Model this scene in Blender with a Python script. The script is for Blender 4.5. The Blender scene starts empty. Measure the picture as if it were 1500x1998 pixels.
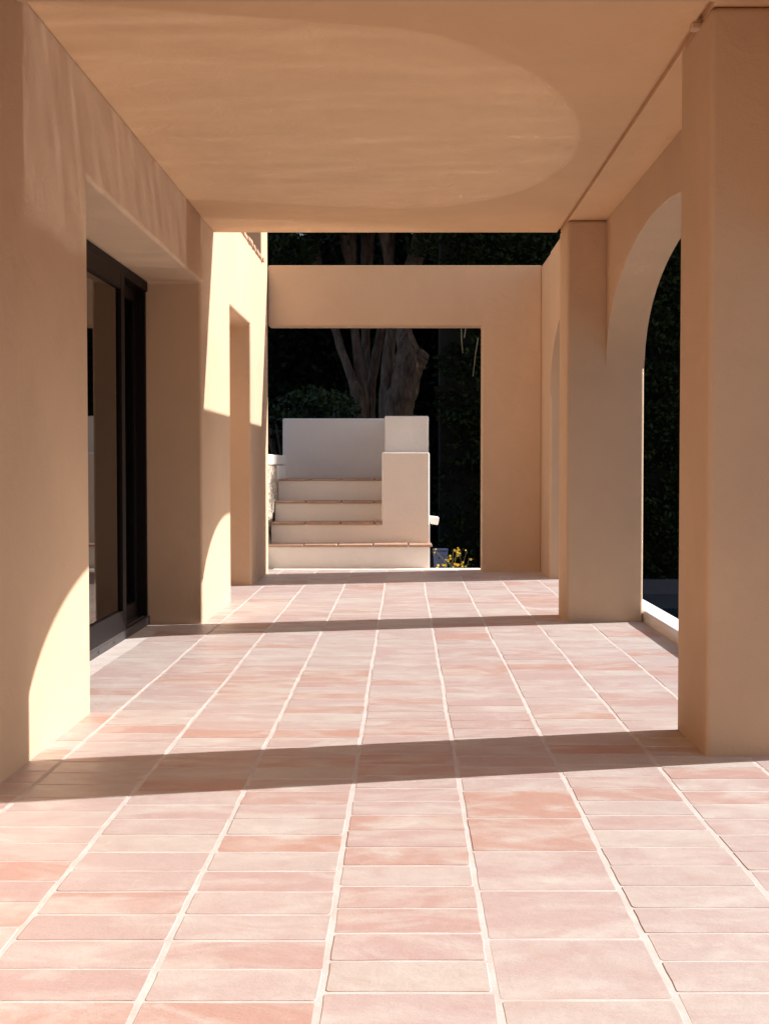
import bpy, bmesh, math, random
from mathutils import Vector, noise, Matrix
import numpy as np

random.seed(7)
rng = np.random.default_rng(11)
C = bpy.context.scene
COL = C.collection

# ------------------------------------------------------------------ camera
PX = 2700.0
cd = bpy.data.cameras.new('camera')
cam = bpy.data.objects.new('camera', cd); COL.objects.link(cam)
cd.sensor_fit = 'VERTICAL'; cd.sensor_height = 36.0; cd.sensor_width = 27.0
cd.lens = 36.0 * PX / 1998.0
cd.shift_x = -38.0 / 1998.0
cd.clip_start = 0.05; cd.clip_end = 500
cam.location = (0, 0, 0.9)
cam.rotation_euler = (math.radians(90) - math.atan(91 / PX), 0, 0)
C.camera = cam

# ------------------------------------------------------------------ sky and sun
SUN = Vector((1.0, 0.244, 0.59)).normalized()
w = bpy.data.worlds.new('World'); C.world = w; w.use_nodes = True
nt = w.node_tree; nt.nodes.clear()
sky = nt.nodes.new('ShaderNodeTexSky'); sky.sky_type = 'NISHITA'; sky.sun_disc = False
sky.sun_elevation = math.asin(SUN.z); sky.sun_rotation = math.atan2(SUN.x, SUN.y)
sky.air_density = 1.0; sky.dust_density = 1.5; sky.ozone_density = 1.0
bg = nt.nodes.new('ShaderNodeBackground'); bg.inputs[1].default_value = 0.105
wo = nt.nodes.new('ShaderNodeOutputWorld')
nt.links.new(sky.outputs[0], bg.inputs[0]); nt.links.new(bg.outputs[0], wo.inputs[0])
sl = bpy.data.lights.new('sun', 'SUN'); sl.energy = 5.0; sl.angle = math.radians(0.5); sl.color = (1.0, 0.955, 0.95)
so = bpy.data.objects.new('sun', sl); COL.objects.link(so)
so.rotation_euler = SUN.to_track_quat('Z', 'Y').to_euler(); so.location = (20, 5, 12)

# ------------------------------------------------------------------ exposure and renderer
vs = C.view_settings
vs.view_transform = 'Standard'; vs.look = 'None'; vs.exposure = 0.68; vs.gamma = 1.0; vs.use_curve_mapping = False
C.render.engine = 'CYCLES'
cy = C.cycles
cy.use_denoising = True
try: cy.denoiser = 'OPENIMAGEDENOISE'
except Exception: pass
cy.use_adaptive_sampling = False
cy.max_bounces = 12; cy.diffuse_bounces = 8; cy.glossy_bounces = 6; cy.transmission_bounces = 8; cy.transparent_max_bounces = 12
cy.caustics_reflective = True; cy.caustics_refractive = True; cy.blur_glossy = 0.0
cy.sample_clamp_indirect = 0.0
cy.use_guiding = True; cy.use_surface_guiding = True; cy.use_volume_guiding = False
cy.guiding_training_samples = 128

# ------------------------------------------------------------------ materials
def new_mat(name):
    m = bpy.data.materials.new(name); m.use_nodes = True
    n = m.node_tree; b = n.nodes['Principled BSDF']
    return m, n, b

def coords(n, scale=(1, 1, 1)):
    tc = n.nodes.new('ShaderNodeNewGeometry'); mp = n.nodes.new('ShaderNodeMapping')
    mp.inputs['Scale'].default_value = scale
    n.links.new(tc.outputs['Position'], mp.inputs['Vector'])
    return mp.outputs['Vector']

def noise_node(n, vec, scale, detail=4, rough=0.55, dist=0.0):
    t = n.nodes.new('ShaderNodeTexNoise'); t.inputs['Scale'].default_value = scale
    t.inputs['Detail'].default_value = detail; t.inputs['Roughness'].default_value = rough
    t.inputs['Distortion'].default_value = dist
    n.links.new(vec, t.inputs['Vector']); return t.outputs['Fac']

def ramp(n, fac, stops):
    r = n.nodes.new('ShaderNodeValToRGB'); e = r.color_ramp.elements
    while len(e) < len(stops): e.new(0.5)
    for k, (p, c) in enumerate(stops):
        e[k].position = p; e[k].color = (c[0], c[1], c[2], 1)
    n.links.new(fac, r.inputs['Fac']); return r.outputs['Color']

def bump(n, b, height, strength, dist=0.01):
    bp = n.nodes.new('ShaderNodeBump'); bp.inputs['Strength'].default_value = strength
    bp.inputs['Distance'].default_value = dist
    n.links.new(height, bp.inputs['Height']); n.links.new(bp.outputs['Normal'], b.inputs['Normal'])

def plaster(name, col, var=0.06, rough=0.85, bs=0.35):
    m, n, b = new_mat(name)
    v = coords(n)
    c0 = tuple(max(0, c * (1 - var)) for c in col); c1 = tuple(min(1, c * (1 + var)) for c in col)
    f = noise_node(n, v, 1.7, 6, 0.6, 0.4)
    col_out = ramp(n, f, [(0.3, c0), (0.7, c1)])
    n.links.new(col_out, b.inputs['Base Color'])
    h1 = noise_node(n, v, 5.0, 5, 0.6, 1.2)
    h2 = noise_node(n, v, 170.0, 4, 0.6)
    mix = n.nodes.new('ShaderNodeMath'); mix.operation = 'MULTIPLY_ADD'
    n.links.new(h1, mix.inputs[0]); mix.inputs[1].default_value = 5.0; n.links.new(h2, mix.inputs[2])
    bump(n, b, mix.outputs[0], bs, 0.004)
    b.inputs['Roughness'].default_value = rough
    b.inputs['Specular IOR Level'].default_value = 0.25
    return m

def simple(name, col, rough=0.5, metal=0.0, spec=0.5):
    m, n, b = new_mat(name)
    v = coords(n); f = noise_node(n, v, 12.0, 4)
    n.links.new(ramp(n, f, [(0.3, tuple(c * 0.85 for c in col)), (0.7, tuple(min(1, c * 1.12) for c in col))]), b.inputs['Base Color'])
    b.inputs['Roughness'].default_value = rough; b.inputs['Metallic'].default_value = metal
    b.inputs['Specular IOR Level'].default_value = spec
    return m

M_WALL = plaster('ochre_plaster', (0.562, 0.400, 0.264))
M_CEIL = plaster('ceiling_plaster', (0.69, 0.465, 0.270))
M_WHITE = plaster('white_plaster', (0.90, 0.84, 0.765), 0.03)
M_CURB = plaster('white_curb_paint', (0.82, 0.80, 0.77), 0.03)
M_CLAY = simple('terracotta_trim', (0.52, 0.33, 0.22), 0.7)
M_BLACK = simple('black_aluminium', (0.007, 0.005, 0.005), 0.5, 0.0, 0.12)
M_RAIL = simple('grey_rail_metal', (0.05, 0.042, 0.042), 0.5, 0.3)
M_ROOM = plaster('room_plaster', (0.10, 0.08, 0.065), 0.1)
M_BARKD = None

def tile_mat():
    m, n, b = new_mat('terracotta_tile')
    at = n.nodes.new('ShaderNodeAttribute'); at.attribute_name = 'tile'
    sep = n.nodes.new('ShaderNodeSeparateColor'); n.links.new(at.outputs['Color'], sep.inputs[0])
    base = ramp(n, sep.outputs[0], [(0.0, (0.52, 0.325, 0.26)), (0.2, (0.515, 0.375, 0.34)), (0.42, (0.53, 0.42, 0.385)),
                                    (0.7, (0.545, 0.465, 0.42)), (1.0, (0.57, 0.515, 0.44))])
    v = coords(n, (1.5, 2.5, 1.0))
    ad = n.nodes.new('ShaderNodeVectorMath'); ad.operation = 'ADD'
    sc = n.nodes.new('ShaderNodeVectorMath'); sc.operation = 'SCALE'; sc.inputs['Scale'].default_value = 37.0
    n.links.new(at.outputs['Color'], sc.inputs[0]); n.links.new(v, ad.inputs[0]); n.links.new(sc.outputs[0], ad.inputs[1])
    f = noise_node(n, ad.outputs[0], 2.6, 5, 0.6, 0.8)
    pale = ramp(n, f, [(0.44, (0, 0, 0)), (0.72, (1, 1, 1))])
    mx = n.nodes.new('ShaderNodeMixRGB'); n.links.new(pale, mx.inputs['Fac'])
    mx.inputs['Color2'].default_value = (0.62, 0.58, 0.52, 1); n.links.new(base, mx.inputs['Color1'])
    f2 = noise_node(n, ad.outputs[0], 5.0, 4, 0.6, 0.5)
    red = ramp(n, f2, [(0.50, (0, 0, 0)), (0.85, (0.65, 0.65, 0.65))])
    mx2 = n.nodes.new('ShaderNodeMixRGB'); n.links.new(red, mx2.inputs['Fac'])
    mx2.inputs['Color2'].default_value = (0.49, 0.335, 0.29, 1); n.links.new(mx.outputs[0], mx2.inputs['Color1'])
    # fine speckle
    f3 = noise_node(n, coords(n), 260.0, 2, 0.5)
    sp = ramp(n, f3, [(0.30, (0.86, 0.86, 0.86)), (0.5, (1, 1, 1)), (0.75, (1.0, 1.0, 1.0))])
    mx3 = n.nodes.new('ShaderNodeMixRGB'); mx3.blend_type = 'MULTIPLY'; mx3.inputs['Fac'].default_value = 1.0
    n.links.new(mx2.outputs[0], mx3.inputs['Color1']); n.links.new(sp, mx3.inputs['Color2'])
    n.links.new(mx3.outputs[0], b.inputs['Base Color'])
    b.inputs['Roughness'].default_value = 0.45; b.inputs['Specular IOR Level'].default_value = 0.5
    h = noise_node(n, coords(n), 22.0, 5, 0.6)
    bump(n, b, h, 0.35, 0.006)
    return m
M_TILE = tile_mat()

def grout_mat():
    m, n, b = new_mat('pale_grout')
    v = coords(n)
    n.links.new(ramp(n, noise_node(n, v, 7, 5), [(0.3, (0.52, 0.46, 0.41)), (0.65, (0.64, 0.585, 0.54))]), b.inputs['Base Color'])
    b.inputs['Roughness'].default_value = 0.95
    bump(n, b, noise_node(n, v, 90, 4), 0.35, 0.003)
    return m
M_GROUT = grout_mat()

def bark_mat(name, c0, c1):
    m, n, b = new_mat(name)
    v = coords(n, (6, 6, 1.3))
    f = noise_node(n, v, 3.5, 8, 0.7, 0.6)
    n.links.new(ramp(n, f, [(0.32, c0), (0.68, c1)]), b.inputs['Base Color'])
    b.inputs['Roughness'].default_value = 0.9
    bump(n, b, f, 1.0, 0.03)
    return m
M_BARK = bark_mat('grey_brown_bark', (0.03, 0.020, 0.014), (0.23, 0.155, 0.115))

def leaf_mat(name, stops, spec=0.4):
    m, n, b = new_mat(name)
    g = n.nodes.new('ShaderNodeNewGeometry')
    n.links.new(ramp(n, g.outputs['Random Per Island'], stops), b.inputs['Base Color'])
    b.inputs['Roughness'].default_value = 0.45; b.inputs['Specular IOR Level'].default_value = spec
    return m
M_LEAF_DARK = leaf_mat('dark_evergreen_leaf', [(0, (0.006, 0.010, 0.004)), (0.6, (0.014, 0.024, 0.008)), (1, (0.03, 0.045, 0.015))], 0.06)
M_LEAF = leaf_mat('green_leaf', [(0, (0.010, 0.020, 0.006)), (0.6, (0.022, 0.040, 0.012)), (1, (0.05, 0.075, 0.025))], 0.2)
M_FLOWER = leaf_mat('yellow_flower', [(0, (0.75, 0.50, 0.03)), (1, (0.85, 0.70, 0.10))], 0.2)
M_SOIL = simple('dark_soil', (0.03, 0.022, 0.015), 0.95)

def stone_mat():
    m, n, b = new_mat('rubble_stone')
    v = coords(n)
    vo = n.nodes.new('ShaderNodeTexVoronoi'); vo.feature = 'DISTANCE_TO_EDGE'; vo.inputs['Scale'].default_value = 7.0
    ds = n.nodes.new('ShaderNodeVectorMath'); ds.operation = 'ADD'
    nz = n.nodes.new('ShaderNodeTexNoise'); nz.inputs['Scale'].default_value = 5
    n.links.new(v, nz.inputs['Vector']); n.links.new(v, ds.inputs[0]); n.links.new(nz.outputs['Color'], ds.inputs[1])
    n.links.new(ds.outputs[0], vo.inputs['Vector'])
    f = noise_node(n, v, 9, 5)
    c = ramp(n, f, [(0.3, (0.50, 0.40, 0.28)), (0.7, (0.78, 0.70, 0.58))])
    mo = ramp(n, vo.outputs['Distance'], [(0.0, (0.22, 0.15, 0.10)), (0.06, (1, 1, 1))])
    mx = n.nodes.new('ShaderNodeMixRGB'); mx.blend_type = 'MULTIPLY'; mx.inputs['Fac'].default_value = 0.8
    n.links.new(c, mx.inputs['Color1']); n.links.new(mo, mx.inputs['Color2']); n.links.new(mx.outputs[0], b.inputs['Base Color'])
    bump(n, b, vo.outputs['Distance'], 1.0, 0.05)
    b.inputs['Roughness'].default_value = 0.95
    return m
M_STONE = stone_mat()

def glass_mat():
    m = bpy.data.materials.new('door_glass'); m.use_nodes = True
    n = m.node_tree; n.nodes.clear()
    o = n.nodes.new('ShaderNodeOutputMaterial'); g = n.nodes.new('ShaderNodeBsdfGlossy'); g.inputs['Roughness'].default_value = 0.015
    t = n.nodes.new('ShaderNodeBsdfTransparent'); t.inputs['Color'].default_value = (0.55, 0.52, 0.50, 1)
    f = n.nodes.new('ShaderNodeFresnel'); f.inputs['IOR'].default_value = 1.55
    mx = n.nodes.new('ShaderNodeMixShader')
    n.links.new(f.outputs[0], mx.inputs[0]); n.links.new(t.outputs[0], mx.inputs[1]); n.links.new(g.outputs[0], mx.inputs[2])
    n.links.new(mx.outputs[0], o.inputs[0])
    return m
M_GLASS = glass_mat()

def water_mat():
    m, n, b = new_mat('pool_water')
    b.inputs['Base Color'].default_value = (0.004, 0.008, 0.014, 1)
    b.inputs['Roughness'].default_value = 0.04; b.inputs['IOR'].default_value = 1.42
    return m
M_WATER = water_mat()

# ------------------------------------------------------------------ helpers
def obj(name, bm, mats, parent=None, smooth=False, bevel=0.0, seg=3):
    me = bpy.data.meshes.new(name); bm.normal_update(); bm.to_mesh(me); bm.free()
    for m in (mats if isinstance(mats, (list, tuple)) else [mats]): me.materials.append(m)
    o = bpy.data.objects.new(name, me); COL.objects.link(o)
    if parent is not None:
        o.parent = parent
        o.matrix_parent_inverse = Matrix.Translation(-Vector(parent.location))
    if smooth:
        for p in me.polygons: p.use_smooth = True
    if bevel > 0:
        md = o.modifiers.new('bevel', 'BEVEL'); md.width = bevel; md.segments = seg
        md.limit_method = 'ANGLE'; md.angle_limit = math.radians(40)
        for p in me.polygons: p.use_smooth = True
        try: md.harden_normals = True
        except Exception: pass
    return o

def thing(name, label, cat, loc=(0, 0, 0), group=None):
    o = bpy.data.objects.new(name, None); COL.objects.link(o); o.location = loc
    o.empty_display_size = 0.1
    return tag(o, label, cat, group)

def tag(o, label, cat, group=None, kind=None):
    if label: o['label'] = label
    if cat: o['category'] = cat
    if group: o['group'] = group
    if kind: o['kind'] = kind
    return o

def structure(o):
    o['kind'] = 'structure'; return o

def box(bm, x0, x1, y0, y1, z0, z1, mi=0):
    r = bmesh.ops.create_cube(bm, size=1.0)
    for v in r['verts']:
        v.co = Vector(((x0 + x1) / 2 + v.co.x * (x1 - x0), (y0 + y1) / 2 + v.co.y * (y1 - y0), (z0 + z1) / 2 + v.co.z * (z1 - z0)))
    for f in set(f for v in r['verts'] for f in v.link_faces): f.material_index = mi
    return r['verts']

def boxobj(name, dims, mat, parent=None, bevel=0.012, seg=3):
    bm = bmesh.new(); box(bm, *dims); return obj(name, bm, mat, parent, bevel=bevel, seg=seg)

def slab_profile(loops, axis, a0, a1):
    """prism of a 2-D outline with holes; axis 'x': loops are (y,z); axis 'y': loops are (x,z)"""
    bm = bmesh.new(); edges = []
    for lp in loops:
        vs_ = [bm.verts.new((a0, p[0], p[1]) if axis == 'x' else (p[0], a0, p[1])) for p in lp]
        for i in range(len(vs_)): edges.append(bm.edges.new((vs_[i], vs_[(i + 1) % len(vs_)])))
    bmesh.ops.triangle_fill(bm, use_beauty=True, use_dissolve=False, edges=edges)
    fs = list(bm.faces)
    r = bmesh.ops.extrude_face_region(bm, geom=fs)
    d = a1 - a0
    for v in [e for e in r['geom'] if isinstance(e, bmesh.types.BMVert)]:
        v.co += Vector((d, 0, 0)) if axis == 'x' else Vector((0, d, 0))
    bmesh.ops.recalc_face_normals(bm, faces=list(bm.faces))
    return bm

# ------------------------------------------------------------------ key dimensions (metres; y = distance from the camera)
XL = -1.14          # face of the house wall
XI, XA, XO = 0.93, 1.15, 1.37   # pillar face, arcade wall inner and outer face
ZC = 2.295          # ceiling
ZT = 2.575          # top of the open garden walls
ZS, ZAP = 1.45, 2.065   # arch springing and crown
Y_ROOF0, Y_ROOF1 = 4.12, 8.35
Y_GATE = 11.65

# ------------------------------------------------------------------ ground, floor
def plane(name, x0, x1, y0, y1, z, mat, nx=1, ny=1):
    bm = bmesh.new()
    bmesh.ops.create_grid(bm, x_segments=nx, y_segments=ny, size=0.5)
    for v in bm.verts: v.co = Vector(((x0 + x1) / 2 + v.co.x * (x1 - x0), (y0 + y1) / 2 + v.co.y * (y1 - y0), z))
    return obj(name, bm, mat)

M_EARTH = simple('dry_earth', (0.07, 0.05, 0.035), 0.95)
structure(plane('ground', -150, 150, -150, 200, -1.2, M_EARTH))
g5 = boxobj('garden_ground', (1.0, 2.3, 11.97, 40, -1.19, -0.42), M_SOIL, bevel=0); structure(g5)
g1 = boxobj('garden_ground', (-14, 1.0, 11.97, 40, -1.19, -0.30), M_SOIL, bevel=0); structure(g1)
g2 = boxobj('garden_ground', (2.3, 26, 14.62, 40, -1.19, -0.42), M_SOIL, bevel=0); structure(g2)
g3 = boxobj('terrace_ground', (-14, 1.375, -8, 11.968, -1.19, -0.02), M_EARTH, bevel=0); structure(g3)
g4 = boxobj('garden_ground', (1.53, 2.3, -8, 11.968, -1.19, -0.40), M_SOIL, bevel=0); structure(g4)

def build_floor():
    X0, PW = 0.158, 0.3005
    xs = [X0 + PW * k for k in range(-5, 5)]           # -1.34 .. 1.36
    G = 0.0092
    verts, faces, cols = [], [], []
    def tile(xa, xb, ya, yb, tone):
        h = 0.0 + random.uniform(-0.0002, 0.0009)
        rad = random.uniform(0.004, 0.009)
        pts = []
        cs = [(xa, ya), (xb, ya), (xb, yb), (xa, yb)]
        cs = [(x + random.uniform(-.0014, .0014), y + random.uniform(-.0013, .0013)) for x, y in cs]
        for k in range(4):
            p = Vector(cs[k]); q = Vector(cs[(k + 1) % 4]); o_ = Vector(cs[k - 1])
            d1 = (o_ - p).normalized(); d2 = (q - p).normalized()
            rr = rad * random.uniform(0.6, 1.5)
            for t in (0.0, 0.33, 0.67, 1.0):
                a = p + d1 * rr * (1 - t) ** 2 + d2 * rr * t ** 2
                pts.append(a)
            L = (q - p).length; nrm = Vector((d2.y, -d2.x))
            m = 5 if L > 0.2 else 2
            for j in range(1, m + 1):
                t = (j) / (m + 1)
                pts.append(p + d2 * L * t + nrm * random.uniform(-0.0010, 0.0010))
        n = len(pts); c = sum(pts, Vector((0, 0))) / n
        b0 = len(verts)
        warp = (random.uniform(-.0015, .0015), random.uniform(-.002, .002))
        rings = ((1.0, 0.0, -0.012), (1.0, 0.0, h - 0.0020), (1.0, -0.0028, h), )
        for s, inset, z in rings:
            for p in pts:
                dv = (p - c); u = dv.normalized()
                q = p + u * inset
                zz = z + (dv.x * warp[0] + dv.y * warp[1] if z > -0.01 else 0)
                verts.append((q.x, q.y, zz))
        for r in range(2):
            for k in range(n):
                k2 = (k + 1) % n
                faces.append((b0 + r * n + k, b0 + r * n + k2, b0 + (r + 1) * n + k2, b0 + (r + 1) * n + k)); cols.append(tone)
        faces.append(tuple(b0 + 2 * n + k for k in range(n))); cols.append(tone)
    for ci in range(len(xs) - 1):
        y = -2.0 + random.uniform(0, .15)
        # the long joints wander a little
        while y < 11.9:
            big = False
            if ci == 5 and 1.9 < y < 3.75: big = True           # the row of square tiles beside the middle of the floor
            elif ci == 4 and y < 2.2: big = True
            elif y > 5.2 and random.random() < 0.35: big = True
            elif y > 8.3 and random.random() < 0.6: big = True
            L = 0.300 if big else 0.150
            g = random.uniform(0.0060, 0.0085)
            y1 = min(y + L - g, 11.93)
            if y1 - y < 0.05: break
            wa = 0.006 * noise.noise(Vector((xs[ci] * 9.1, y * 1.3, 0.0))); wb = 0.006 * noise.noise(Vector((xs[ci + 1] * 9.1, y * 1.3, 0.0)))
            xa, xb = xs[ci] + G / 2 + wa, xs[ci + 1] - G / 2 + wb
            xb = min(xb, 1.372)
            base = 0.42 + 0.20 * noise.noise(Vector((xs[ci] * 0.8, y * 0.6, 3.0)))
            t0 = min(1, max(0, random.gauss(base, 0.22)))
            if random.random() < 0.06: t0 = random.uniform(0, .15)
            tile(xa, xb, y, y1, (t0, random.random(), random.random(), 1.0))
            y += L
    me = bpy.data.meshes.new('floor'); me.from_pydata(verts, [], faces)
    ca = me.color_attributes.new('tile', 'FLOAT_COLOR', 'CORNER')
    buf = []
    for p, c in zip(me.polygons, cols): buf.extend(list(c) * p.loop_total)
    ca.data.foreach_set('color', buf)
    me.materials.append(M_TILE)
    o = bpy.data.objects.new('floor', me); COL.objects.link(o)
    return structure(o)
floor = build_floor()
grout = boxobj('floor_grout', (-1.70, 1.374, -2.2, 11.955, -0.018, -0.0006), M_GROUT, bevel=0); structure(grout)
edge = boxobj('floor_edging', (-1.14, 1.374, 11.957, 12.145, -0.35, -0.002), M_WHITE, bevel=0.006); structure(edge)

# ------------------------------------------------------------------ house on the left
house = thing('house', 'ochre plastered house wall with sliding glass door and doorway on the left of the terrace', 'house', (XL, 4, 0))
Y_H0 = -3.0
outer = [(Y_H0, -0.015), (5.02, -0.015), (5.02, 1.935), (7.83, 1.935), (7.83, -0.015), (9.1, -0.015), (9.1, 1.95), (10.35, 1.95), (10.35, -0.015), (11.64, -0.015), (11.64, 5.4), (Y_H0, 5.4)]
win = [(9.0, 2.56), (11.15, 2.56), (11.15, 3.7), (9.0, 3.7)]
obj('wall', slab_profile([outer, win], 'x', XL - 0.46, XL), M_WALL, house, bevel=0.018)
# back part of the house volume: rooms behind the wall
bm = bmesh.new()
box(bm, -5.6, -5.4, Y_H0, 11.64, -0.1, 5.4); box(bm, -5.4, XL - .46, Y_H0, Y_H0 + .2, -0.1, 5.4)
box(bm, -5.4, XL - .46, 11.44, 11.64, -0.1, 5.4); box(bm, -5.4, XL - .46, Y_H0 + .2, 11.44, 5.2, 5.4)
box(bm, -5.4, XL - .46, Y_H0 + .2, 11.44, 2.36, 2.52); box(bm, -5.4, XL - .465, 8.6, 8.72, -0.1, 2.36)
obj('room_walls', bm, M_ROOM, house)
# inner doorway leaf and upper window pane
dl = boxobj('door', (XL - .52, XL - .47, 8.9, 10.6, -0.01, 2.0), M_WALL, house)
boxobj('handle', (XL - .469, XL - .42, 9.25, 9.28, 0.9, 1.05), M_RAIL, dl, bevel=0.004)
wf = boxobj('window', (XL - .52, XL - .47, 8.9, 11.25, 2.53, 3.8), M_BLACK, house)
# clay sill of roof tiles under the upper window
bm = bmesh.new()
y = 8.95
while y < 11.18:
    l = 0.115
    vs_ = box(bm, XL - 0.10, XL + 0.016 + random.uniform(-.006, .008), y, min(y + l - 0.012, 11.2), 2.535 + random.uniform(-.004, .004), 2.562)
    y += l
obj('window_sill', bm, M_CLAY, house, bevel=0.006)

# sliding door
GX = XL - 0.355
sd = bpy.data.objects.new('sliding_door', None); COL.objects.link(sd); sd.parent = house
sd.matrix_parent_inverse = Matrix.Translation(-Vector(house.location)); sd.location = (GX, 5.02, 0)
sd['label'] = 'black framed sliding glass door'
def sub(o):
    o.parent = sd; o.matrix_parent_inverse = (Matrix.Translation(Vector(sd.location))).inverted(); return o
y0, y1, zt = 5.02, 7.83, 1.93
bm = bmesh.new()
box(bm, GX - 0.05, GX + 0.0535, y0 + .001, y1 - .001, zt - 0.055, zt)          # head
box(bm, GX - 0.049, GX + 0.044, y0 + .001, y0 + 0.05, 0.05, zt - 0.056)
box(bm, GX - 0.049, GX + 0.044, y1 - 0.04, y1 - .001, 0.05, zt - 0.056)
sub(obj('door_frame', bm, M_BLACK, None, bevel=0.004))
bm = bmesh.new()
box(bm, GX - 0.05, GX + 0.055, y0 + .001, y1 - .001, 0.0, 0.035)
box(bm, GX + 0.045, GX + 0.0549, y0 + .002, y1 - .002, 0.0355, 0.048)
box(bm, GX + 0.02, GX + 0.032, y0 + .002, y1 - .002, 0.0355, 0.055)
box(bm, GX - 0.012, GX - 0.002, y0 + .002, y1 - .002, 0.0355, 0.055)
for q in (5.9, 6.5, 6.85):
    box(bm, GX + 0.0552, GX + 0.058, q, q + 0.022, 0.012, 0.026)
sub(obj('door_track', bm, M_RAIL, None, bevel=0.003))
def leaf(x, ya, yb, st=0.055):
    bm = bmesh.new()
    box(bm, x - .018, x + .018, ya, ya + st, 0.05, zt - .05); box(bm, x - .018, x + .018, yb - st, yb, 0.05, zt - .05)
    box(bm, x - .0175, x + .0175, ya + st, yb - st, 0.05, 0.05 + st * 1.3); box(bm, x - .0175, x + .0175, ya + st, yb - st, zt - .05 - st, zt - .05)
    sub(obj('door_leaf', bm, M_BLACK, None, bevel=0.004))
    bm = bmesh.new(); box(bm, x - .003, x + .003, ya + st - .01, yb - st + .01, 0.05 + st, zt - .05 - st + .01)
    sub(obj('door_glass', bm, M_GLASS, None))
leaf(GX + 0.044, y0 + .05, 7.14, 0.085)
leaf(GX - 0.020, 7.06, y1 - .04, 0.07)
0 and sub(boxobj('door_handle', (GX + 0.041, GX + 0.065, 6.985, 7.005, 0.95, 1.12), M_BLACK, None, bevel=0.004))

# ------------------------------------------------------------------ roof slab over the terrace
roof = thing('terrace_roof', 'flat ochre plastered ceiling slab spanning from the house to the arches', 'roof', (0, 6, ZC))
bm = bmesh.new()
box(bm, XL + .001, XI - 0.012, Y_ROOF0, Y_ROOF1, ZC, ZC + 0.32)
box(bm, XI - 0.011, XI + 0.007, Y_ROOF0, Y_ROOF1 - .001, ZC + 0.02, ZC + 0.319)
box(bm, XI + 0.008, XO + .002, Y_ROOF0, Y_ROOF1, ZC, ZC + 0.32)
box(bm, XL + .001, XO + .002, 0.2, Y_ROOF0 - 0.4225, ZC, ZC + 0.32)  # unseen bay over the camera, added to darken the near walls
obj('ceiling', bm, M_CEIL, roof, bevel=0.006)
boxobj('beam', (XL + .001, XO + .004, Y_ROOF0 - 0.42, Y_ROOF0 - .002, ZC - 0.035, ZC + 0.33), M_WALL, roof, bevel=0.01)
boxobj('junction_box', (0.905, 0.945, 4.40, 4.44, ZC - 0.022, ZC - .001), M_WALL, roof, bevel=0.004)

# ------------------------------------------------------------------ arcade on the right
arc = thing('arcade', 'ochre plastered arcade of tall arches and square pillars on the right of the terrace', 'arcade', (XA, 6, 0))
def arch(ya, yb, ztop, name='arch'):
    yc, a, b = (ya + yb) / 2, (yb - ya) / 2, ZAP - ZS
    N = 56
    pts = [(yc - a * math.cos(math.pi * k / N), ZS + b * (max(0, math.sin(math.pi * k / N)) ** 0.93)) for k in range(N + 1)]
    bm = bmesh.new()
    rows = []
    for (yy, zz) in pts:
        rows.append([bm.verts.new((XA, yy, zz)), bm.verts.new((XO, yy, zz)), bm.verts.new((XO, yy, ztop)), bm.verts.new((XA, yy, ztop))])
    for k in range(N):
        r, s = rows[k], rows[k + 1]
        for j in range(4):
            bm.faces.new((r[j], r[(j + 1) % 4], s[(j + 1) % 4], s[j]))
    bm.faces.new(rows[0]); bm.faces.new(rows[-1][::-1])
    bmesh.ops.recalc_face_normals(bm, faces=list(bm.faces))
    o = obj(name, bm, M_WALL, arc, bevel=0.010)
    return o
P1a, P1b, P2a, P2b, P3a = 4.25, 4.70, 7.92, 8.33, 10.93
boxobj('pillar', (XI, XO, 0.45, 0.9, -.015, ZC - .001), M_WALL, arc, bevel=0.02)
boxobj('pillar', (XI, XO, P1a, P1b, -.015, ZC - .001), M_WALL, arc, bevel=0.02)
boxobj('pillar', (XI, XO, P2a, P2b, -.015, ZC - .001), M_WALL, arc, bevel=0.02)
boxobj('pillar', (XA, XO, P3a, 11.88, -.3, ZT), M_WALL, arc, bevel=0.02)
arch(0.901, P1a - .001, ZC - .001)
arch(P1b + .001, P2a - .001, ZC - .001)
arch(P2b + .001, P3a - .001, ZT)

# wall with the square opening at the end of the terrace
gate = slab_profile([[(XL + .001, 2.07), (0.656, 2.07), (0.656, -0.015), (XA - .001, -0.015), (XA - .001, ZT), (XL + .001, ZT)]], 'y', Y_GATE, Y_GATE + 0.22)
tag(obj('gateway_wall', gate, M_WALL, None, bevel=0.012), 'ochre plastered end wall with a large square opening framing the white steps', 'wall')

# low white kerb outside the arches
tag(boxobj('kerb', (1.376, 1.50, -2, 11.9, -0.5, 0.064), M_CURB, None, bevel=0.012), 'low white painted kerb running along the outside of the arches', 'kerb')

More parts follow.
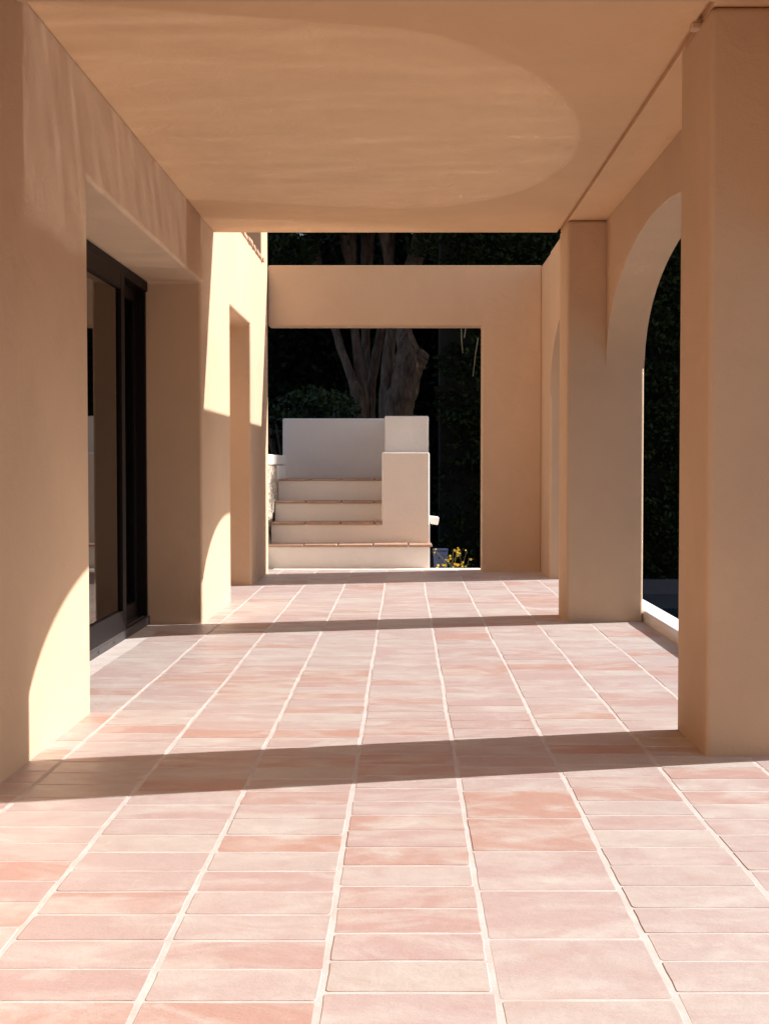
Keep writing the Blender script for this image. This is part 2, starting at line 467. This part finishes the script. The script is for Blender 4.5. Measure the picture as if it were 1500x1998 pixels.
# ------------------------------------------------------------------ garden steps
st = thing('garden_steps', 'white plastered garden steps with clay edged treads beyond the square opening', 'steps', (-0.5, 12.15, 0))
SL = -1.20
tops = [0.2025, 0.384, 0.567, 0.772]
ys = [12.15, 12.50, 12.87, 13.22, 14.10]
rx = [0.225, 0.232, -0.197, -0.197]
for k in range(4):
    z0 = -0.30 if k == 0 else tops[k - 1] - 0.03
    s = boxobj('step', (SL, rx[k] if k else 0.225, ys[k], ys[k + 1] - 0.001 if k < 3 else 14.10, z0, tops[k] - 0.018), M_WHITE, st, bevel=0.006)
    bm = bmesh.new()
    x = SL + 0.005; xe = rx[k] + (0.022 if k == 0 else -0.004)
    while x < xe - 0.03:
        l = 0.31 + random.uniform(-.02, .02)
        e = min(x + l - 0.014, xe)
        if xe - e < 0.06: e = xe
        if k == 1 and e > -0.205: e = min(e, -0.205)
        if e - x > 0.03:
            box(bm, x, e, ys[k] - 0.016 + random.uniform(-.003, .003), ys[k + 1] - 0.002, tops[k] - 0.0175, tops[k] + random.uniform(-.002, .003))
        x = x + l
        if k == 1 and x > -0.22: break
    t = obj('tread', bm, M_CLAY, s, bevel=0.004)
    t.matrix_parent_inverse = Matrix.Translation(-Vector(st.location)) if False else Matrix.Identity(4)
    t.matrix_parent_inverse = s.matrix_world.inverted() if False else Matrix.Identity(4)
# steps' children sit in world space already: the step is parented with an inverse, so its own frame is the world frame
boxobj('parapet', (-0.200, 0.230, 12.502, 13.30, tops[0] + .004, 1.016), M_WHITE, st, bevel=0.014)
boxobj('parapet', (-0.186, 0.236, 13.301, 14.30, 0.0, 1.374), M_WHITE, st, bevel=0.014)
boxobj('back_wall', (-1.235, -0.187, 14.11, 14.30, -0.3, 1.378), M_WHITE, st, bevel=0.014)
bm = bmesh.new()
box(bm, 0.2365, 0.325, 12.78, 13.0, 0.36, 0.43)
for v in bm.verts:
    if v.co.x > 0.3: v.co.z += -0.012; v.co.x += (-.012 if v.co.z < .4 else 0)
obj('ledge', bm, M_WHITE, st, bevel=0.008)

# rubble wall left of the steps
sw = thing('rubble_wall', 'rough rubble stone wall with white plaster cap on the left of the garden steps', 'wall', (-1.25, 12.9, 0))
bm = bmesh.new()
bmesh.ops.create_grid(bm, x_segments=60, y_segments=40, size=0.5)
for v in bm.verts:
    yy = 11.9 + (v.co.x + .5) * 1.35; zz = -0.3 + (v.co.y + .5) * 1.2
    d = 0.028 * noise.noise(Vector((yy * 8, zz * 8, 1))) + 0.012 * noise.noise(Vector((yy * 21, zz * 21, 4)))
    v.co = Vector((-1.215 + d, yy, zz))
r = bmesh.ops.extrude_face_region(bm, geom=list(bm.faces))
for v in [e for e in r['geom'] if isinstance(e, bmesh.types.BMVert)]: v.co.x = -1.75
bmesh.ops.recalc_face_normals(bm, faces=list(bm.faces))
obj('wall', bm, M_STONE, sw)
boxobj('cap', (-1.76, -1.205, 11.895, 14.2, 0.905, 1.0), M_WHITE, sw, bevel=0.012)
boxobj('end_block', (-1.74, -1.203, 13.23, 14.2, -0.3, 0.9), M_WHITE, sw, bevel=0.012)

# ------------------------------------------------------------------ pool
bm = bmesh.new()
NX, NY = 90, 480
bmesh.ops.create_grid(bm, x_segments=NX, y_segments=NY, size=0.5)
for v in bm.verts:
    x = 2.36 + (v.co.x + .5) * 5.0; y = 0.5 + (v.co.y + .5) * 14.0
    z = -0.45 + 2.4e-4 * noise.noise(Vector((x * 1.5 + y * .25, y * 4.6, 0.3))) + 2.3e-4 * noise.noise(Vector((x * 2.6 + y * .5, y * 8.0, 2.3))) + 0.4e-4 * noise.noise(Vector((x * 1.6, y * 9.5, 5.3)))
    v.co = Vector((x, y, z))
structure(obj('pool_water', bm, M_WATER, None, smooth=True))
M_POOL = simple('blue_grey_pool_tile', (0.035, 0.04, 0.055), 0.5)
bm = bmesh.new()
box(bm, 2.302, 2.36, 0.3, 14.5, -1.19, -0.42); box(bm, 7.36, 7.6, 0.3, 14.5, -1.19, -0.36)
box(bm, 2.302, 7.6, 14.501, 14.62, -1.19, -0.30); box(bm, 2.302, 7.6, 0.1, 0.299, -1.19, -0.36)
structure(obj('pool_basin', bm, M_POOL, None, bevel=0.006))

# ------------------------------------------------------------------ vegetation
def leaves_mesh(name, P, size, mat, parent=None, elong=1.8, droop=0.0):
    """P: (n,3) array of leaf centres; every leaf is one bent blade of 4 corners"""
    n = len(P)
    a = rng.normal(size=(n, 3)); a[:, 2] -= droop; a /= np.linalg.norm(a, axis=1)[:, None]
    b = rng.normal(size=(n, 3)); b -= (b * a).sum(1)[:, None] * a; b /= np.linalg.norm(b, axis=1)[:, None]
    s = size * rng.uniform(0.6, 1.3, n)[:, None]
    c = np.cross(a, b) * s * 0.12
    V = np.stack([P - a * s * elong / 2, P + b * s * 0.5 + c, P + a * s * elong / 2, P - b * s * 0.5 + c], 1).reshape(-1, 3)
    F = np.arange(n * 4).reshape(n, 4)
    me = bpy.data.meshes.new(name); me.vertices.add(n * 4); me.vertices.foreach_set('co', V.ravel().astype(np.float32))
    me.loops.add(n * 4); me.loops.foreach_set('vertex_index', F.ravel().astype(np.int32))
    me.polygons.add(n); me.polygons.foreach_set('loop_start', (np.arange(n) * 4).astype(np.int32))
    me.polygons.foreach_set('loop_total', np.full(n, 4, np.int32))
    me.update(calc_edges=True); me.materials.append(mat)
    o = bpy.data.objects.new(name, me); COL.objects.link(o)
    if parent is not None:
        o.parent = parent; o.matrix_parent_inverse = Matrix.Translation(-Vector(parent.location))
    return o

def clumps(n_cl, per, boxr, rad, squash=0.8):
    x0, x1, y0, y1, z0, z1 = boxr
    c = rng.uniform((x0, y0, z0), (x1, y1, z1), (n_cl, 3))
    r = rng.uniform(0.6, 1.3, n_cl) * rad
    d = rng.normal(size=(n_cl, per, 3)); d /= np.linalg.norm(d, axis=2)[..., None]
    d *= (rng.uniform(0.35, 1.0, (n_cl, per, 1)) ** 0.5); d[..., 2] *= squash
    return (c[:, None, :] + d * r[:, None, None]).reshape(-1, 3)

def tube(bm, pts, radii, n=10, rough=0.12, seed=0):
    rings = []
    for i, p in enumerate(pts):
        p = Vector(p)
        t = (Vector(pts[min(i + 1, len(pts) - 1)]) - Vector(pts[max(i - 1, 0)])).normalized()
        u = t.cross(Vector((0, 1, 0.01))).normalized(); v = t.cross(u)
        ring = []
        for k in range(n):
            a = 2 * math.pi * k / n
            r = radii[i] * (1 + rough * noise.noise(Vector((math.cos(a) * 1.6, math.sin(a) * 1.6, i * 0.5 + seed * 9))) * 2)
            ring.append(bm.verts.new(p + (u * math.cos(a) + v * math.sin(a)) * r))
        rings.append(ring)
    for i in range(len(rings) - 1):
        for k in range(n):
            bm.faces.new((rings[i][k], rings[i][(k + 1) % n], rings[i + 1][(k + 1) % n], rings[i + 1][k]))
    bm.faces.new(rings[0][::-1]); bm.faces.new(rings[-1])

def smoothpath(pts, radii, m=5):
    P, R = [], []
    for i in range(len(pts) - 1):
        p0 = Vector(pts[max(i - 1, 0)]); p1 = Vector(pts[i]); p2 = Vector(pts[i + 1]); p3 = Vector(pts[min(i + 2, len(pts) - 1)])
        for k in range(m):
            t = k / m
            P.append(0.5 * ((2 * p1) + (p2 - p0) * t + (2 * p0 - 5 * p1 + 4 * p2 - p3) * t * t + (3 * p1 - p0 - 3 * p2 + p3) * t ** 3))
            R.append(radii[i] * (1 - t) + radii[i + 1] * t)
    P.append(Vector(pts[-1])); R.append(radii[-1]); return P, R

def at(px, py, Y):
    """a point of the garden from its bearing and height in the photograph, at distance Y"""
    return Vector(((px - 788) * Y / PX, Y, 0.9 + (908 - py) * Y / PX))

# multi-stemmed tree behind the steps
def stems(root, specs, Y):
    for k, (pts, rad) in enumerate(specs):
        P = [at(a, b, Y + dy) for a, b, dy in pts]
        R = [r * Y / PX for r in rad]
        Q, S = smoothpath(P, R, 6)
        bm = bmesh.new(); tube(bm, Q, S, 12, 0.10, k)
        obj('trunk', bm, M_BARK, root, smooth=True)

t1 = thing('multi_stemmed_tree', 'slender tree with several leaning stems rising behind the white back wall of the steps', 'tree', (-0.45, 17.3, -0.3))
stems(t1, [
    ([(704, 1080, 0), (700, 800, 0), (686, 740, 0), (664, 675, .1), (648, 620, .15), (622, 530, .2), (604, 440, .2), (570, 300, .2)], [17, 14, 9, 8, 8, 11, 11, 9]),
    ([(712, 1080, .1), (708, 800, .1), (700, 720, .1), (692, 640, .1), (690, 560, .1), (682, 490, .0), (676, 440, 0), (650, 250, 0)], [16, 13, 9, 8, 10, 14, 16, 10]),
    ([(722, 1080, .25), (722, 800, .25), (730, 720, .3), (744, 640, .3), (757, 540, .3), (762, 440, .3), (790, 280, .3)], [15, 11, 9, 9, 10, 12, 8]),
    ([(715, 1080, .45), (714, 780, .45), (714, 650, .5), (716, 540, .5), (720, 430, .5), (735, 250, .5)], [15, 10, 8, 12, 15, 10]),
], 17.3)
t2 = thing('pruned_tree', 'thick trunked tree with a sawn off stub beside the slender leaning stems', 'tree', (-0.05, 16.6, -0.3))
stems(t2, [
    ([(770, 1080, 0), (776, 820, 0), (788, 760, 0), (797, 700, 0), (789, 640, .1), (800, 540, .2), (822, 470, .25), (850, 380, .3), (880, 260, .3)], [34, 31, 29, 26, 15, 15, 19, 18, 11]),
    ([(796, 745, .02), (810, 712, 0), (821, 696, -.03), (827, 688, -.05)], [20, 20, 16, 12]),
    ([(758, 1080, .15), (753, 820, .15), (756, 720, .2), (764, 620, .25), (760, 520, .3), (744, 420, .3), (720, 280, .3)], [18, 15, 12, 9, 11, 12, 8]),
], 16.6)

# crowns above
P = clumps(150, 70, (-2.6, 1.6, 15.9, 18.2, 3.75, 7.0), 0.42)
leaves_mesh('crown', P, 0.05, M_LEAF, t1, 3.0, 0.6)
Q_ = clumps(60, 90, (0.15, 1.15, 16.0, 17.2, 3.35, 4.7), 0.20)
leaves_mesh('foliage', Q_, 0.022, M_LEAF, t2, 6.0, 0.8)
Q_ = clumps(60, 90, (-2.3, -1.1, 16.4, 17.4, 3.35, 4.7), 0.20)
leaves_mesh('foliage', Q_, 0.022, M_LEAF, t1, 6.0, 0.8)
P = clumps(110, 70, (-1.4, 2.6, 15.6, 18.0, 3.9, 7.0), 0.42)
leaves_mesh('crown', P, 0.05, M_LEAF, t2, 3.0, 0.6)

# broad dark shrub behind the steps, left
b1 = thing('shrub', 'dark green leafy shrub peeping over the left end of the white back wall', 'shrub', (-1.2, 15.0, -0.3))
bm = bmesh.new()
for k in range(9):
    a = random.uniform(-.6, .6)
    Q, S = smoothpath([(-1.1, 15.0, -0.3), (-1.1 + a * .5, 15.0 + random.uniform(-.2, .2), .5), (-1.1 + a, 15 + random.uniform(-.3, .3), 1.35)], [.03, .02, .008], 4)
    tube(bm, Q, S, 6, 0.1, k)
obj('stem', bm, M_BARK, b1, smooth=True)
cl = []
for k in range(44):
    a = at(random.uniform(535, 690), 0, 15.0).x
    top = 1.72 - 0.35 * abs((a + .95) / .6) ** 2
    cl.append(clumps(1, 60, (a, a + .01, 14.6, 15.4, top - random.uniform(.05, .9), top - .02), 0.16, 0.6))
P = np.concatenate(cl)
leaves_mesh('crown', P, 0.034, M_LEAF, b1, 2.0, 0.5)

# dark hedge right
h1 = thing('hedge', 'tall near black evergreen hedge behind the pool, seen through the opening and the arches', 'hedge', (3.5, 15.7, -0.4))
P = [clumps(900, 60, (0.45, 3.6, 14.9, 15.35, -0.3, 4.7), 0.17), clumps(420, 60, (3.4, 9.0, 15.0, 15.5, -0.3, 6.6), 0.30)]
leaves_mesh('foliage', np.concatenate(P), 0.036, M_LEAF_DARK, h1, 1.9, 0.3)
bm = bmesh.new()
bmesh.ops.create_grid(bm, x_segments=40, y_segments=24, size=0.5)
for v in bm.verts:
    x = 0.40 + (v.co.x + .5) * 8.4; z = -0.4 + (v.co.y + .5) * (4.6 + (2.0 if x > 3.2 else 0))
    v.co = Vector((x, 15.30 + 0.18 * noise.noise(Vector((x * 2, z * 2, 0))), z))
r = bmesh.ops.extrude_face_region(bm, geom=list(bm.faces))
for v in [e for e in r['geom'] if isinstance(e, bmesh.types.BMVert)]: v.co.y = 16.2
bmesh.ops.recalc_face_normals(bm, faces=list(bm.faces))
M_CORE = simple('dark_core', (0.008, 0.008, 0.005), 0.95)  # near-black colour stands for the shaded inside of the foliage
obj('opaque_core', bm, M_CORE, h1)  # solid dark core added behind the leaves so no light shows through
# bare canes in front of the hedge
bm = bmesh.new()
for pts in ([(899, 640), (900, 668), (902, 690)], [(932, 660), (927, 690), (922, 735)], [(905, 660), (908, 640), (911, 622)]):
    P_ = [at(a, b, 14.85) for a, b in pts]; tube(bm, P_, [.006, .006, .004], 6, 0, 1)
obj('cane', bm, simple('dry_cane', (0.35, 0.24, 0.14), 0.8), h1)

# unseen hedge added beyond the pool to block the low sky
sky_block_hedge = thing('hedge', 'unseen hedge added on the far side of the pool to block the low sky', 'hedge', (14.3, 5, -0.4))
P = [clumps(500, 50, (13.9, 14.3, -6, 14.5, -0.3, 4.0), 0.35)]
leaves_mesh('foliage', np.concatenate(P), 0.12, M_LEAF_DARK, sky_block_hedge, 1.6, 0.3)
M_CORE = simple('dark_core', (0.008, 0.008, 0.005), 0.95)
boxobj('opaque_core', (14.2, 15.0, -6, 14.5, -0.4, 3.8), M_CORE, sky_block_hedge, bevel=0.1)  # solid dark core added inside the hedge to keep it opaque

# far dark backdrop of trees
h2 = thing('woodland', 'dark mass of trees closing the garden behind the leaning stems', 'trees', (-2, 21, -0.4))
h2['kind'] = 'stuff'
P = [clumps(900, 60, (-7, 3.0, 20.0, 21.2, -0.3, 6.8), 0.36)]
leaves_mesh('foliage', np.concatenate(P), 0.07, M_LEAF_DARK, h2, 1.8, 0.3)
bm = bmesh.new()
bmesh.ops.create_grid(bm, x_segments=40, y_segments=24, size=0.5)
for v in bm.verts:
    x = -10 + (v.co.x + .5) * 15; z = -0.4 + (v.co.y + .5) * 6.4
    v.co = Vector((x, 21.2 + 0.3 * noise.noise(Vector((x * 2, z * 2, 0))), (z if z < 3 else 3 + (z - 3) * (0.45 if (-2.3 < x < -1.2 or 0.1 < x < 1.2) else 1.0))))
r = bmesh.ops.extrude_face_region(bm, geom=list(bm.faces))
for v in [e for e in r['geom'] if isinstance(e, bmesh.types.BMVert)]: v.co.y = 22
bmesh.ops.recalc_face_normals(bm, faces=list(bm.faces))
obj('opaque_core', bm, M_CORE, h2)  # solid dark sheet added behind the leaves to close their gaps

# unseen evergreens added beyond the hedge to shade the far garden
for k, (tx, ty) in enumerate(((4.2, 18.6), (7.0, 19.4), (9.8, 20.2), (6.0, 21.8))):
    t = thing('added_shade_tree', ['leftmost', 'second from left', 'rightmost', 'rearmost'][k] + ' of the four unseen tall evergreens added past the dark hedge to shade the garden', 'tree', (tx, ty, -0.4), 'added evergreens shading the garden')
    bm = bmesh.new(); Q, S = smoothpath([(tx, ty, -.4), (tx + .1, ty, 3), (tx, ty + .1, 9)], [.22, .17, .04], 5); tube(bm, Q, S, 10, .1, k)
    obj('trunk', bm, M_BARK, t, smooth=True)
    P = clumps(170, 50, (tx - 1.3, tx + 1.3, ty - 1.1, ty + 1.1, 1.2, 9.5), 0.6)
    leaves_mesh('crown', P, 0.13, M_LEAF_DARK, t, 1.8, 0.3)

# blue planter and yellow flowers beside the steps
pl = thing('planter', 'square blue planter half hidden beside the foot of the garden steps', 'planter', (0.34, 12.6, -0.3))
M_BLUE = simple('blue_glaze', (0.035, 0.055, 0.13), 0.35)
bm = bmesh.new()
vs_ = box(bm, 0.265, 0.395, 12.50, 12.66, -0.299, 0.125)
for v in vs_:
    if v.co.z < 0: v.co.x = 0.33 + (v.co.x - 0.33) * .8; v.co.y = 12.58 + (v.co.y - 12.58) * .8
obj('pot', bm, M_BLUE, pl, bevel=0.008)
boxobj('rim', (0.262, 0.398, 12.497, 12.663, 0.1255, 0.14), M_BLUE, pl, bevel=0.005)
fl = thing('flowering_plant', 'sprawling plant with small yellow flowers beside the blue planter', 'plant', (0.45, 12.4, -0.3))
bm = bmesh.new(); centres = []
for k in range(30):
    tipx = random.uniform(846, 916); tipy = random.choice([random.uniform(1068, 1106), random.uniform(1085, 1108)])
    if tipx < 872 and random.random() < .4: continue
    tip = at(tipx, tipy, 12.32 + random.uniform(-.06, .06)); b0 = Vector((0.44 + random.uniform(-.05, .08), 12.4, -0.3))
    mid = (b0 + tip) / 2 + Vector((random.uniform(-.05, .05), 0, .09))
    Q, S = smoothpath([b0, mid, tip], [.003, .0022, .0013], 5); tube(bm, Q, S, 5, 0, k); centres.append(tip)
obj('stem', bm, simple('olive_stem', (0.20, 0.20, 0.08), 0.8), fl)
bm = bmesh.new()
for c in centres:
    for j in range(random.randint(1, 2)):
        cc = c + Vector((random.uniform(-.02, .02), random.uniform(-.02, .02), random.uniform(-.02, .015)))
        ax = Vector((random.uniform(-.4, .4), -1, random.uniform(-.2, .8))).normalized()
        u = ax.cross(Vector((0, 0, 1))).normalized(); v = ax.cross(u)
        r_ = random.uniform(.008, .015)
        ct = bm.verts.new(cc - ax * .003)
        ring = [bm.verts.new(cc + (u * math.cos(q) + v * math.sin(q)) * r_ * (1.0 if i % 2 else .72)) for i, q in enumerate([2 * math.pi * i / 10 for i in range(10)])]
        for i in range(10): bm.faces.new((ct, ring[i], ring[(i + 1) % 10]))
obj('blossom', bm, M_FLOWER, fl)
P = np.array([list(c + Vector((random.uniform(-.05, .05), random.uniform(-.03, .08), random.uniform(-.10, .0)))) for c in centres for _ in range(5)])
leaves_mesh('foliage', P, 0.014, M_LEAF, fl, 1.6)

# thin pale stake by the pool
bm = bmesh.new(); a = at(1302, 1158, 14.56); tube(bm, [Vector((a.x, 14.56, -0.31)), a, at(1302, 1130, 14.56)], [.004, .004, .003], 6, 0)
tag(obj('garden_stake', bm, M_CURB), 'thin pale stake standing against the dark hedge behind the pool', 'stake')
